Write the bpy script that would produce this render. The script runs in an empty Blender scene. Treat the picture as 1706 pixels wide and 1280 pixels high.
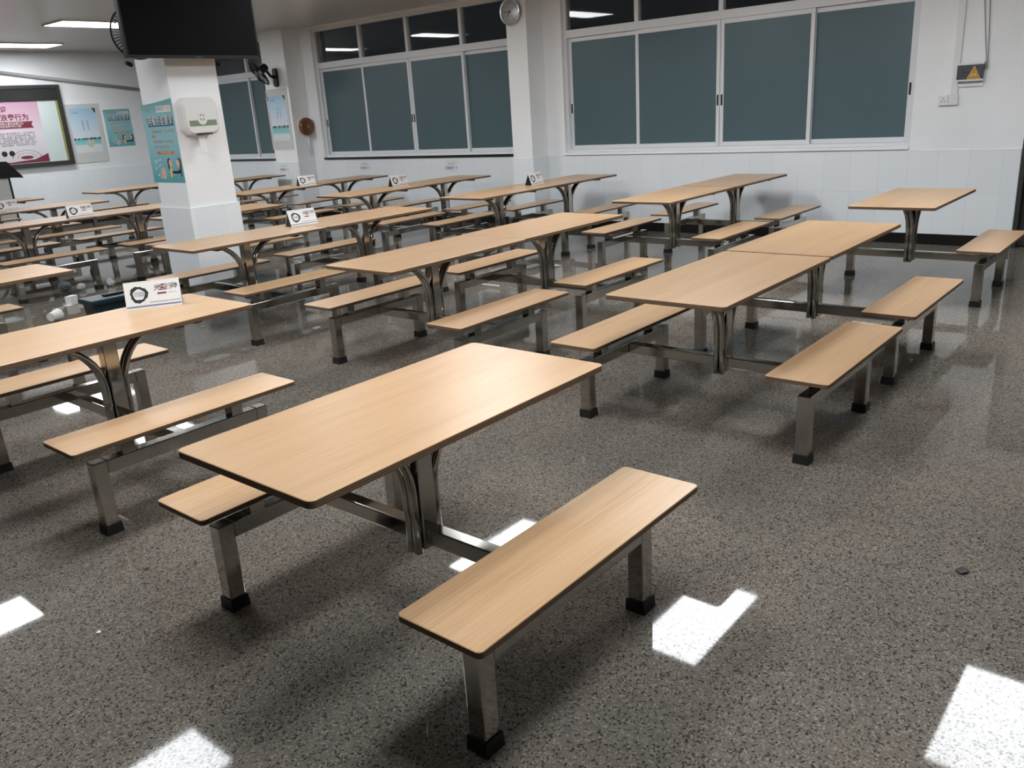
import bpy, bmesh, math, random
from mathutils import Vector, Matrix
random.seed(7)
S = bpy.context.scene
COL = S.collection
PI = math.pi

# ------------------------------------------------------------------ materials
def mat(name, col=(.8, .8, .8), rough=.5, metal=0., spec=.5, emit=None, estr=0., coat=0.):
    m = bpy.data.materials.new(name); m.use_nodes = True
    b = m.node_tree.nodes['Principled BSDF']
    b.inputs['Base Color'].default_value = (*col, 1)
    b.inputs['Roughness'].default_value = rough
    b.inputs['Metallic'].default_value = metal
    b.inputs['Specular IOR Level'].default_value = spec
    b.inputs['Coat Weight'].default_value = coat
    if emit:
        b.inputs['Emission Color'].default_value = (*emit, 1)
        b.inputs['Emission Strength'].default_value = estr
    return m

def nt(m):
    t = m.node_tree
    return t, t.nodes, t.links, t.nodes['Principled BSDF']

def ramp(n, stops, interp='LINEAR'):
    r = n.new('ShaderNodeValToRGB'); r.color_ramp.interpolation = interp
    e = r.color_ramp.elements
    while len(e) < len(stops): e.new(.5)
    for i, (p, c) in enumerate(stops):
        e[i].position = p; e[i].color = (*c, 1)
    return r

def wood(name, a, b_, c_, rough=.33):
    m = mat(name, b_, rough)
    t, n, l, p = nt(m)
    tc = n.new('ShaderNodeTexCoord'); oi = n.new('ShaderNodeObjectInfo')
    mul = n.new('ShaderNodeVectorMath'); mul.operation = 'MULTIPLY_ADD'
    mp = n.new('ShaderNodeMapping'); mp.inputs['Scale'].default_value = (1.3, 60, 60)
    cmb = n.new('ShaderNodeCombineXYZ')
    l.new(oi.outputs['Random'], cmb.inputs[0]); l.new(oi.outputs['Random'], cmb.inputs[1])
    mul.inputs[1].default_value = (17, 31, 0)
    l.new(cmb.outputs[0], mul.inputs[0]); l.new(tc.outputs['Object'], mul.inputs[2])
    l.new(mul.outputs[0], mp.inputs['Vector'])
    n1 = n.new('ShaderNodeTexNoise'); n1.inputs['Scale'].default_value = 3.2; n1.inputs['Detail'].default_value = 6
    n1.inputs['Roughness'].default_value = .62
    l.new(mp.outputs[0], n1.inputs['Vector'])
    mp2 = n.new('ShaderNodeMapping'); mp2.inputs['Scale'].default_value = (.5, 9, 9)
    l.new(mul.outputs[0], mp2.inputs['Vector'])
    n2 = n.new('ShaderNodeTexNoise'); n2.inputs['Scale'].default_value = 1.4; n2.inputs['Detail'].default_value = 2
    l.new(mp2.outputs[0], n2.inputs['Vector'])
    mx = n.new('ShaderNodeMath'); mx.operation = 'MULTIPLY_ADD'
    mx.inputs[1].default_value = .6; l.new(n1.outputs['Fac'], mx.inputs[0])
    m2 = n.new('ShaderNodeMath'); m2.operation = 'MULTIPLY'; m2.inputs[1].default_value = .4
    l.new(n2.outputs['Fac'], m2.inputs[0]); l.new(m2.outputs[0], mx.inputs[2])
    r = ramp(n, [(.32, a), (.5, b_), (.68, c_)])
    l.new(mx.outputs[0], r.inputs[0]); l.new(r.outputs[0], p.inputs['Base Color'])
    return m

def ply_edge(name):
    m = mat(name, (.2, .12, .07), .6)
    t, n, l, p = nt(m)
    tc = n.new('ShaderNodeTexCoord'); w = n.new('ShaderNodeTexWave'); w.bands_direction = 'Z'
    w.inputs['Scale'].default_value = 40; w.inputs['Distortion'].default_value = 1.2
    l.new(tc.outputs['Object'], w.inputs['Vector'])
    r = ramp(n, [(0., (.085, .05, .028)), (1., (.19, .118, .068))])
    l.new(w.outputs['Fac'], r.inputs[0]); l.new(r.outputs[0], p.inputs['Base Color'])
    return m

def steel(name, base=(.49, .475, .44), r0=.09, r1=.15):
    m = mat(name, base, .2, 1.)
    t, n, l, p = nt(m)
    tc = n.new('ShaderNodeTexCoord'); ns = n.new('ShaderNodeTexNoise')
    ns.inputs['Scale'].default_value = 6; ns.inputs['Detail'].default_value = 2
    l.new(tc.outputs['Object'], ns.inputs['Vector'])
    r = ramp(n, [(.35, (r0,) * 3), (.7, (r1,) * 3)])
    l.new(ns.outputs['Fac'], r.inputs[0]); l.new(r.outputs[0], p.inputs['Roughness'])
    return m

def granite():
    m = mat('granite_tiles', (.2, .19, .18), .08)
    t, n, l, p = nt(m)
    tc = n.new('ShaderNodeTexCoord')
    def noise(sc, det=2, rough=.5):
        x = n.new('ShaderNodeTexNoise'); x.inputs['Scale'].default_value = sc
        x.inputs['Detail'].default_value = det; x.inputs['Roughness'].default_value = rough
        l.new(tc.outputs['Object'], x.inputs['Vector']); return x
    def mix(f, a, b_):
        x = n.new('ShaderNodeMix'); x.data_type = 'RGBA'
        l.new(f, x.inputs['Factor'])
        for s, v in ((6, a), (7, b_)):
            if isinstance(v, tuple): x.inputs[s].default_value = (*v, 1)
            else: l.new(v, x.inputs[s])
        return x.outputs[2]
    big = noise(.9, 3); rb = ramp(n, [(.38, (.138, .127, .110)), (.62, (.182, .156, .131))]); l.new(big.outputs['Fac'], rb.inputs[0])
    v = n.new('ShaderNodeTexVoronoi'); v.inputs['Scale'].default_value = 165; v.inputs['Randomness'].default_value = 1
    l.new(tc.outputs['Object'], v.inputs['Vector'])
    sep = n.new('ShaderNodeSeparateColor'); l.new(v.outputs['Color'], sep.inputs[0])
    rg = ramp(n, [(0., (.06, .06, .06)), (.10, (.10, .10, .10)), (.16, (.40, .40, .40)), (.55, (.5, .5, .5)), (.82, (.58, .57, .55)), (1., (.95, .94, .92))])
    l.new(sep.outputs[0], rg.inputs[0])
    g = n.new('ShaderNodeMix'); g.data_type = 'RGBA'; g.blend_type = 'OVERLAY'; g.inputs['Factor'].default_value = .85
    l.new(rb.outputs[0], g.inputs[6]); l.new(rg.outputs[0], g.inputs[7])
    fine = noise(120, 3, .6); rf = ramp(n, [(.33, (.85, .85, .85)), (.40, (0, 0, 0))]); l.new(fine.outputs['Fac'], rf.inputs[0])
    c = mix(rf.outputs[0], g.outputs[2], (.038, .037, .036))
    pale = noise(140, 2); rp = ramp(n, [(.62, (0, 0, 0)), (.70, (.7, .7, .7))]); l.new(pale.outputs['Fac'], rp.inputs[0])
    c = mix(rp.outputs[0], c, (.40, .38, .35))
    # dirt patches with a shape of their own
    dirt = noise(2.3, 5, .65); rd = ramp(n, [(.60, (0, 0, 0)), (.78, (.55, .55, .55))]); l.new(dirt.outputs['Fac'], rd.inputs[0])
    c = mix(rd.outputs[0], c, (.07, .058, .048))
    # thin joints between the slabs
    br = n.new('ShaderNodeTexBrick'); br.offset = 0; br.inputs['Scale'].default_value = 1
    br.inputs['Mortar Size'].default_value = .0014; br.inputs['Brick Width'].default_value = .618
    br.inputs['Row Height'].default_value = .618; br.inputs['Mortar Smooth'].default_value = .3
    mp = n.new('ShaderNodeMapping'); mp.inputs['Location'].default_value = (.012, -.126, 0)
    l.new(tc.outputs['Object'], mp.inputs['Vector']); l.new(mp.outputs[0], br.inputs['Vector'])
    fm = n.new('ShaderNodeMath'); fm.operation = 'MULTIPLY'; fm.inputs[1].default_value = .42
    l.new(br.outputs['Fac'], fm.inputs[0])
    c = mix(fm.outputs[0], c, (.03, .028, .026))
    l.new(c, p.inputs['Base Color'])
    rn = noise(1.7, 4); rr = ramp(n, [(.35, (.018,) * 3), (.7, (.055,) * 3)]); l.new(rn.outputs['Fac'], rr.inputs[0])
    l.new(rr.outputs[0], p.inputs['Roughness'])
    p.inputs['IOR'].default_value = 1.38
    sl = n.new('ShaderNodeMapRange'); sl.inputs[1].default_value = .05; sl.inputs[2].default_value = .28
    sl.inputs[3].default_value = .22; sl.inputs[4].default_value = .5
    bw = n.new('ShaderNodeRGBToBW'); l.new(c, bw.inputs[0]); l.new(bw.outputs[0], sl.inputs[0]); l.new(sl.outputs[0], p.inputs['Specular IOR Level'])
    return m

def plaster(name, col, rough=.6):
    m = mat(name, col, rough)
    t, n, l, p = nt(m)
    tc = n.new('ShaderNodeTexCoord'); ns = n.new('ShaderNodeTexNoise'); ns.inputs['Scale'].default_value = 1.3
    ns.inputs['Detail'].default_value = 5
    l.new(tc.outputs['Object'], ns.inputs['Vector'])
    r = ramp(n, [(.3, tuple(c * .93 for c in col)), (.7, col)])
    l.new(ns.outputs['Fac'], r.inputs[0]); l.new(r.outputs[0], p.inputs['Base Color'])
    return m

def tiles(name, axis):
    """pale glazed wall tile, joints drawn by bricks in the wall's own plane"""
    m = mat(name, (.66, .71, .74), .22)
    t, n, l, p = nt(m)
    tc = n.new('ShaderNodeTexCoord'); sp = n.new('ShaderNodeSeparateXYZ'); cb = n.new('ShaderNodeCombineXYZ')
    l.new(tc.outputs['Object'], sp.inputs[0])
    l.new(sp.outputs[axis], cb.inputs[0]); l.new(sp.outputs[2], cb.inputs[1])
    mp = n.new('ShaderNodeMapping'); mp.inputs['Location'].default_value = (.05, -.11, 0)
    l.new(cb.outputs[0], mp.inputs['Vector'])
    br = n.new('ShaderNodeTexBrick'); br.offset = 0; br.inputs['Scale'].default_value = 1
    br.inputs['Mortar Size'].default_value = .0018; br.inputs['Brick Width'].default_value = .29
    br.inputs['Row Height'].default_value = .42; br.inputs['Bias'].default_value = 0
    br.inputs['Color1'].default_value = (.82, .865, .895, 1); br.inputs['Color2'].default_value = (.86, .895, .92, 1)
    br.inputs['Mortar'].default_value = (.72, .755, .785, 1)
    l.new(mp.outputs[0], br.inputs['Vector']); l.new(br.outputs['Color'], p.inputs['Base Color'])
    return m

M = {}
M['top'] = wood('beech_laminate', (.415, .250, .128), (.52, .330, .180), (.575, .380, .222))
M['edge'] = ply_edge('plywood_edge')
M['steel'] = steel('brushed_stainless_steel')
M['cap'] = mat('black_rubber', (.012, .012, .012), .5)
M['floor'] = granite()
M['wall'] = plaster('white_wall_paint', (.91, .925, .94))
M['tile_y'] = tiles('glazed_wall_tile_right', 1)
M['tile_x'] = tiles('glazed_wall_tile_back', 0)
M['unseen_wall'] = plaster('dark_grey_unseen_wall', (.22, .215, .21))  # walls out of view, made dark grey to cut bounced light and deepen shadows
M['skirt'] = mat('black_skirting_tile', (.012, .011, .011), .2)
M['ceil'] = mat('glossy_ceiling_panel', (.56, .55, .54), .28)
M['lamp'] = mat('lit_diffuser', (.9, .9, .9), .5, emit=(.955, .988, 1.02), estr=17.5)
M['white'] = mat('white_plastic', (.78, .78, .77), .4)
M['alu'] = mat('white_window_aluminium', (.74, .76, .78), .35)
M['film'] = mat('frosted_green_glass', (.076, .128, .145), .38)
M['glass'] = None
M['night'] = mat('night_outside', (.01, .012, .014), .9)
M['black'] = mat('black_plastic', (.010, .010, .011), .4, 0., .3)
M['screen'] = mat('black_screen', (.002, .002, .003), .5, 0., .08)
M['dgrey'] = mat('dark_grey_metal', (.055, .058, .055), .35, .3)
M['grey'] = mat('grey_plastic', (.33, .33, .32), .5)
M['chrome'] = mat('chrome', (.75, .75, .75), .12, 1.)
M['paper'] = mat('white_paper', (.80, .80, .78), .6)
M['ink'] = mat('black_ink', (.015, .013, .015), .5)
M['maroon'] = mat('maroon_ink', (.18, .022, .045), .5)
M['blueink'] = mat('blue_ink', (.10, .12, .32), .5)
M['navy'] = mat('navy_print', (.015, .085, .16), .5)
M['orange'] = mat('orange_print', (.62, .22, .10), .5)
M['bluebar'] = mat('blue_bar', (.16, .17, .30), .4)
M['yellow'] = mat('amber_sticker', (.80, .46, .09), .4)
M['brown'] = mat('smoky_brown_plastic', (.19, .072, .028), .2)
M['cream'] = mat('cream_plastic', (.70, .66, .52), .4)
M['green'] = mat('green_band', (.20, .27, .17), .5)
M['bin'] = mat('dark_green_plastic', (.006, .024, .030), .38)
M['skin'] = mat('print_skin', (.72, .47, .36), .6)
M['hair'] = mat('print_hair', (.075, .035, .025), .6)
M['yel2'] = mat('print_yellow', (.74, .60, .30), .6)
M['vio'] = mat('print_violet', (.35, .38, .62), .6)
M['acrylic'] = mat('clear_acrylic_edge', (.62, .64, .62), .15)
M['mint'] = mat('pale_board_felt', (.58, .66, .64), .8)
M['olive'] = mat('olive_frame_edge', (.30, .28, .08), .5)
M['paleboat'] = mat('print_pale_yellow', (.55, .58, .45), .6)
M['notice'] = mat('notice_sheet', (.74, .79, .82), .5)
M['tissue'] = mat('tissue_paper', (.82, .83, .83), .8)
M['stain'] = mat('dried_spill', (.035, .024, .018), .5)
M['doorsteel'] = steel('dull_steel_door', (.16, .155, .14), .3, .5)

g = mat('window_glass', (1, 1, 1), .02)
g.node_tree.nodes['Principled BSDF'].inputs['Transmission Weight'].default_value = 1.
g.node_tree.nodes['Principled BSDF'].inputs['IOR'].default_value = 1.36
M['glass'] = g

def vgrad(name, stops, z0, z1, rough=.45):
    """printed colour bands of a poster, running up the sheet"""
    m = mat(name, (.5, .6, .7), rough)
    t, n, l, p = nt(m)
    tc = n.new('ShaderNodeTexCoord'); sp = n.new('ShaderNodeSeparateXYZ'); mr = n.new('ShaderNodeMapRange')
    mr.inputs[1].default_value = z0; mr.inputs[2].default_value = z1
    l.new(tc.outputs['Object'], sp.inputs[0]); l.new(sp.outputs[2], mr.inputs[0])
    r = ramp(n, stops); l.new(mr.outputs[0], r.inputs[0]); l.new(r.outputs[0], p.inputs['Base Color'])
    return m

# ------------------------------------------------------------------ mesh helpers
def box(bm, x0, x1, y0, y1, z0, z1, mi=0, bev=0., seg=2):
    r = bmesh.ops.create_cube(bm, size=1)
    vs = r['verts']
    for v in vs:
        v.co = Vector(((x0 + x1) / 2 + v.co.x * (x1 - x0), (y0 + y1) / 2 + v.co.y * (y1 - y0), (z0 + z1) / 2 + v.co.z * (z1 - z0)))
    fs = {f for v in vs for f in v.link_faces}
    for f in fs: f.material_index = mi
    if bev:
        es = list({e for v in vs for e in v.link_edges})
        bmesh.ops.bevel(bm, geom=es, offset=bev, segments=seg, profile=.5, affect='EDGES', clamp_overlap=True, material=-1)
    return vs

def rprism(bm, w, d, z0, z1, r=.03, seg=6, mtop=0, mside=1, cx=0, cy=0, chamfer=0.):
    """rounded-corner board"""
    pts = []
    for sx, sy, a0 in ((1, 1, 0), (-1, 1, PI / 2), (-1, -1, PI), (1, -1, 3 * PI / 2)):
        for i in range(seg + 1):
            a = a0 + PI / 2 * i / seg
            pts.append((cx + sx * (w / 2 - r) + r * math.cos(a), cy + sy * (d / 2 - r) + r * math.sin(a)))
    n = len(pts)
    lo = [bm.verts.new((x, y, z0)) for x, y in pts]
    k = chamfer
    hi0 = [bm.verts.new((x, y, z1 - k)) for x, y in pts]
    f = bm.faces.new(lo[::-1]); f.material_index = mside
    for i in range(n):
        q = bm.faces.new((lo[i], lo[(i + 1) % n], hi0[(i + 1) % n], hi0[i])); q.material_index = mside
    top = hi0
    if k:
        hi = [bm.verts.new((cx + (x - cx) * (1 - 2 * k / w), cy + (y - cy) * (1 - 2 * k / d), z1)) for x, y in pts]
        for i in range(n):
            q = bm.faces.new((hi0[i], hi0[(i + 1) % n], hi[(i + 1) % n], hi[i])); q.material_index = mtop
        top = hi
    f = bm.faces.new(top); f.material_index = mtop

def sweep(bm, path, radii, seg=10, mi=0, sx=1., sy=1., caps=True, up=Vector((0, 1, 0))):
    rings = []
    n = len(path)
    P = [Vector(p) for p in path]
    for i in range(n):
        t = (P[min(i + 1, n - 1)] - P[max(i - 1, 0)]).normalized()
        u = up - t * up.dot(t)
        if u.length < 1e-4: u = Vector((1, 0, 0)) - t * t.x
        u.normalize(); w = t.cross(u)
        rr = radii[i] if isinstance(radii, (list, tuple)) else radii
        rings.append([bm.verts.new(P[i] + u * (rr * sx * math.cos(2 * PI * k / seg)) + w * (rr * sy * math.sin(2 * PI * k / seg))) for k in range(seg)])
    for i in range(n - 1):
        for k in range(seg):
            f = bm.faces.new((rings[i][k], rings[i][(k + 1) % seg], rings[i + 1][(k + 1) % seg], rings[i + 1][k]))
            f.material_index = mi; f.smooth = True
    if caps:
        for rg, fl in ((rings[0], True), (rings[-1], False)):
            f = bm.faces.new(rg[::-1] if fl else rg); f.material_index = mi

def cyl(bm, p0, p1, r0, r1=None, seg=24, mi=0):
    r1 = r0 if r1 is None else r1
    d = Vector(p1) - Vector(p0)
    up = Vector((0, 0, 1)) if abs(d.normalized().z) < .9 else Vector((0, 1, 0))
    sweep(bm, [p0, p1], [r0, r1], seg, mi, up=up)

def torus(bm, c, R, r, axis, seg=40, rs=8, mi=0):
    c = Vector(c); a = Vector(axis).normalized()
    u = a.orthogonal().normalized(); w = a.cross(u)
    rings = []
    for i in range(seg):
        d = u * math.cos(2 * PI * i / seg) + w * math.sin(2 * PI * i / seg)
        rings.append([bm.verts.new(c + d * (R + r * math.cos(2 * PI * k / rs)) + a * (r * math.sin(2 * PI * k / rs))) for k in range(rs)])
    for i in range(seg):
        for k in range(rs):
            f = bm.faces.new((rings[i][k], rings[(i + 1) % seg][k], rings[(i + 1) % seg][(k + 1) % rs], rings[i][(k + 1) % rs]))
            f.smooth = True; f.material_index = mi

def mk(name, bm, mats, parent=None, loc=(0, 0, 0), rot=(0, 0, 0), smooth_by=None):
    me = bpy.data.meshes.new(name)
    bmesh.ops.recalc_face_normals(bm, faces=bm.faces[:])
    bm.to_mesh(me); bm.free()
    for m in (mats if isinstance(mats, (list, tuple)) else [mats]): me.materials.append(m)
    o = bpy.data.objects.new(name, me); COL.objects.link(o)
    o.location = loc; o.rotation_euler = rot
    if parent: o.parent = parent
    return o

def bxo(name, m, parent, *a, bev=0., **k):
    bm = bmesh.new(); box(bm, *a, bev=bev); return mk(name, bm, m, parent, **k)

def tag(o, label, cat, group=None):
    o['label'] = label; o['category'] = cat
    if group: o['group'] = group
    return o

def thing(name, label, cat, loc=(0, 0, 0), rz=0., group=None):
    o = bpy.data.objects.new(name, None); COL.objects.link(o)
    o.empty_display_size = .1
    o.location = loc; o.rotation_euler = (0, 0, rz)
    return tag(o, label, cat, group)

def struct(name, bm, m, parent=None):
    o = mk(name, bm, m, parent)
    if not parent: o['kind'] = 'structure'
    return o

def dup(src, parent=None):
    c = src.copy(); COL.objects.link(c)
    if parent: c.parent = parent
    for ch in list(src.children): dup(ch, c)
    return c

FONTS = {}
def textmesh(name, body, size, m, parent, origin, right, up, align='CENTER', ext=.0, bold=0., wscale=1.):
    """real lettering: a text curve turned into a mesh, laid in the plane of right x up"""
    cu = bpy.data.curves.new('tmp_text', 'FONT')
    cu.body = body; cu.size = size; cu.align_x = align; cu.align_y = 'CENTER'; cu.offset = bold; cu.extrude = ext
    cu.resolution_u = 2
    o = bpy.data.objects.new('tmp_text', cu); COL.objects.link(o)
    dg = bpy.context.evaluated_depsgraph_get(); dg.update()
    me = bpy.data.meshes.new_from_object(o.evaluated_get(dg))
    bpy.data.objects.remove(o); bpy.data.curves.remove(cu)
    R = Vector(right).normalized(); U = Vector(up).normalized(); N = R.cross(U)
    mx = Matrix(((R.x * wscale, U.x, N.x, origin[0]), (R.y * wscale, U.y, N.y, origin[1]), (R.z * wscale, U.z, N.z, origin[2]), (0, 0, 0, 1)))
    me.transform(mx); me.name = name
    me.materials.clear(); me.materials.append(m)
    t = bpy.data.objects.new(name, me); COL.objects.link(t)
    if parent: t.parent = parent
    return t

class Plane:
    """a printed sheet: origin at its centre, right and up vectors, layers stacked outwards along the normal"""
    def __init__(s, o, right, up):
        s.o = Vector(o); s.R = Vector(right).normalized(); s.U = Vector(up).normalized(); s.N = s.R.cross(s.U)
    def p(s, x, y, d=0.): return s.o + s.R * x + s.U * y + s.N * d
    def slab(s, bm, x0, x1, y0, y1, d0, d1, mi=0, skew=0.):
        c = [(x0, y0), (x1, y0), (x1, y1), (x0, y1)]
        lo = [bm.verts.new(s.p(x, y, d0)) for x, y in c]; hi = [bm.verts.new(s.p(x, y, d1)) for x, y in c]
        fs = [lo[::-1], hi] + [[lo[i], lo[(i + 1) % 4], hi[(i + 1) % 4], hi[i]] for i in range(4)]
        for f in fs: bm.faces.new(f).material_index = mi
    def poly(s, bm, pts, d0, d1, mi=0):
        n = len(pts)
        lo = [bm.verts.new(s.p(x, y, d0)) for x, y in pts]; hi = [bm.verts.new(s.p(x, y, d1)) for x, y in pts]
        fs = [lo[::-1], hi] + [[lo[i], lo[(i + 1) % n], hi[(i + 1) % n], hi[i]] for i in range(n)]
        for f in fs: bm.faces.new(f).material_index = mi
    def disc(s, bm, x, y, rx, ry, d0, d1, mi=0, seg=24):
        s.poly(bm, [(x + rx * math.cos(2 * PI * k / seg), y + ry * math.sin(2 * PI * k / seg)) for k in range(seg)], d0, d1, mi)
    def text(s, name, body, size, m, parent, x, y, d, **k):
        return textmesh(name, body, size, m, parent, s.p(x, y, d), s.R, s.U, **k)

# ------------------------------------------------------------------ the room
XW, YB, ZC = 9.5, 16.8, 3.1          # window wall, back wall, ceiling
X0, Y0 = -6.5, -5.5

bm = bmesh.new(); box(bm, X0 - .2, XW + .22, Y0 - .2, YB + .2, -.12, 0); struct('floor', bm, M['floor'])
bm = bmesh.new(); box(bm, X0 - .2, XW + .22, Y0 - .2, YB + .2, ZC, ZC + .12); struct('ceiling', bm, M['ceil'])
bm = bmesh.new(); box(bm, X0 - .2, X0, Y0 - .2, YB + .2, 0, ZC); struct('wall_left', bm, M['unseen_wall'])
bm = bmesh.new(); box(bm, X0, XW + .2, Y0 - .2, Y0, 0, ZC); struct('wall_front', bm, M['unseen_wall'])
bm = bmesh.new(); box(bm, X0, XW + .2, YB, YB + .2, 0, ZC); struct('wall_back', bm, M['wall'])
W = [(2.56, 6.94), (7.64, 12.10), (13.06, 16.40)]     # window openings along the wall
SILL, HEAD = 1.0, 3.06
bm = bmesh.new()
T = .22
box(bm, XW, XW + T, Y0, .50, 0, ZC)
box(bm, XW, XW + T, .50, 1.54, 2.15, ZC)
ys = [1.54] + [v for w in W for v in w] + [YB]
for a, b_ in zip(ys[0::2], ys[1::2]): box(bm, XW, XW + T, a, b_, 0, ZC)
for a, b_ in W:
    box(bm, XW, XW + T, a, b_, 0, SILL); box(bm, XW, XW + T, a, b_, HEAD, ZC)
struct('wall_right', bm, M['wall'])
# night outside
# tiled dado and black skirting
bm = bmesh.new()
box(bm, XW - .012, XW, 1.545, YB, .11, .955)
struct('trim_1', bm, M['tile_y'])
bm = bmesh.new(); box(bm, XW - .014, XW, 1.545, YB, 0, .11); struct('baseboard_right', bm, M['skirt'])
bm = bmesh.new(); box(bm, X0, XW - .015, YB - .012, YB, .11, 1.0); struct('trim_2', bm, M['tile_x'])
bm = bmesh.new(); box(bm, X0, XW - .015, YB - .014, YB, 0, .11); struct('baseboard_back', bm, M['skirt'])

# pilasters on the window wall
CX = 9.15
for nm, y0, y1 in (('wall_pilaster', 7.235, 7.57), ('wall_pilaster.001', 12.40, 13.05)):
    bm = bmesh.new(); box(bm, CX, XW - .0005, y0, y1, 0, ZC); o = struct(nm, bm, M['wall'])
    bm = bmesh.new()
    z1 = .955
    box(bm, CX - .012, XW - .013, y0 - .012, y1 + .012, .11, z1); mk('tile_cladding', bm, M['tile_y'], o)
    bm = bmesh.new(); box(bm, CX - .014, XW - .015, y0 - .014, y1 + .014, 0, .11); mk('skirting', bm, M['skirt'], o)

# free standing pillar
PX0, PX1, PY0, PY1 = 3.972, 4.452, 7.042, 7.54
bm = bmesh.new(); box(bm, PX0, PX1, PY0, PY1, 0, ZC, bev=.006); o = struct('wall_pillar', bm, M['wall'])
bm = bmesh.new(); box(bm, PX0 - .014, PX1 + .014, PY0 - .014, PY1 + .014, 0.001, .95, bev=.004); mk('tile_cladding', bm, M['tile_x'], o)

# door on the right
bm = bmesh.new()
box(bm, XW + .10, XW + .14, .54, 1.50, .01, 2.11, bev=.004)
d = struct('door_1', bm, M['doorsteel'])
bm = bmesh.new()
for y0, y1, z0, z1 in ((.50, .54, 0, 2.15), (1.50, 1.54, 0, 2.15), (.54, 1.50, 2.11, 2.15)):
    box(bm, XW - .005, XW + .20, y0, y1, z0, z1)
mk('door_frame', bm, M['dgrey'], d)
bm = bmesh.new()
for z0, z1 in ((.16, .82), (1.22, 2.0)): box(bm, XW + .09, XW + .10, .66, 1.38, z0, z1, bev=.006)
mk('door_panel', bm, M['doorsteel'], d)
bm = bmesh.new(); box(bm, XW + .085, XW + .10, .56, 1.48, .90, 1.12, bev=.004); mk('push_plate', bm, mat('tan_plate', (.30, .22, .14), .5), d)
bm = bmesh.new(); cyl(bm, (XW + .06, 1.42, 1.0), (XW + .10, 1.42, 1.0), .012); cyl(bm, (XW + .06, 1.42, 1.0), (XW + .06, 1.30, 1.0), .010); mk('door_handle', bm, M['steel'], d)

# windows
def window(name, y0, y1, muls, black_sill):
    fx0, fx1 = XW + .05, XW + .13
    bm = bmesh.new()
    f = .045
    box(bm, fx0, fx1, y0, y0 + f, SILL, HEAD, bev=.003); box(bm, fx0, fx1, y1 - f, y1, SILL, HEAD, bev=.003)
    box(bm, fx0, fx1, y0 + f, y1 - f, HEAD - f, HEAD, bev=.003); box(bm, fx0, fx1, y0 + f, y1 - f, SILL, SILL + .035, bev=.003)
    w = struct(name, bm, M['alu'])
    bm = bmesh.new(); box(bm, fx0 - .004, fx1, y0 + f, y1 - f, 2.435, 2.53, bev=.004); mk('transom', bm, M['alu'], w)
    edges = [y0 + f] + muls + [y1 - f]
    for m_ in muls:
        bm = bmesh.new(); box(bm, fx0, fx1, m_ - .028, m_ + .028, 2.53, HEAD - f, bev=.003); mk('mullion', bm, M['alu'], w)
    for i in range(len(edges) - 1):
        a, b_ = edges[i], edges[i + 1]
        bm = bmesh.new(); box(bm, fx0 + .045, fx0 + .051, a, b_, 2.53, HEAD - f); mk('pane', bm, M['glass'], w)
        # sliding sash with frosted glass
        k = 0. if i in (1, 2) else .036
        s0 = fx0 + .008 + k; s1 = s0 + .028
        za, zb = SILL + .036, 2.434
        st = .044
        mid = len(edges) // 2
        aa = a - (.02 if i and i != 2 else 0); bb = b_ + (.02 if i < len(edges) - 2 and i != 1 else 0)
        if i == 1: bb -= .003
        if i == 2: aa += .003
        bm = bmesh.new()
        box(bm, s0, s1, aa, aa + st, za, zb, bev=.003); box(bm, s0, s1, bb - st, bb, za, zb, bev=.003)
        box(bm, s0, s1, aa + st, bb - st, za, za + .05, bev=.003); box(bm, s0, s1, aa + st, bb - st, zb - .05, zb, bev=.003)
        sh = mk('sash', bm, M['alu'], w)
        bm = bmesh.new(); box(bm, s0 + .010, s0 + .016, aa + st, bb - st, za + .05, zb - .05); mk('frosted_pane', bm, M['film'], sh)
        yl = aa + .022 if i in (0, 2) else bb - .022
        bm = bmesh.new(); box(bm, s0 - .004, s0 + .001, yl - .011, yl + .011, 1.50, 1.62, bev=.002); mk('latch', bm, M['black'], sh)
    bm = bmesh.new()
    box(bm, XW - .03, fx0, y0 + .002, y1 - .002, SILL - .035, SILL - .001, bev=.004)
    mk('sill', bm, M['skirt'] if black_sill else M['wall'], w)
    return w
window('window_1', W[0][0], W[0][1], [3.65, 4.72, 5.84], False)
window('window_2', W[1][0], W[1][1], [8.76, 9.88, 10.96], True)
window('window_3', W[2][0], W[2][1], [14.14, 15.25], True)

# slanting cable trunking on the back wall
bm = bmesh.new()
cyl(bm, (3.6, YB - .03, 3.02), (6.36, YB - .03, 2.745), .030, seg=10); cyl(bm, (6.36, YB - .03, 2.745), (9.4, YB - .03, 2.33), .030, seg=10)
tag(mk('cable_pipe', bm, M['grey']), 'grey cable pipe sloping down the back wall above the notice board', 'pipe')

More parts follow.
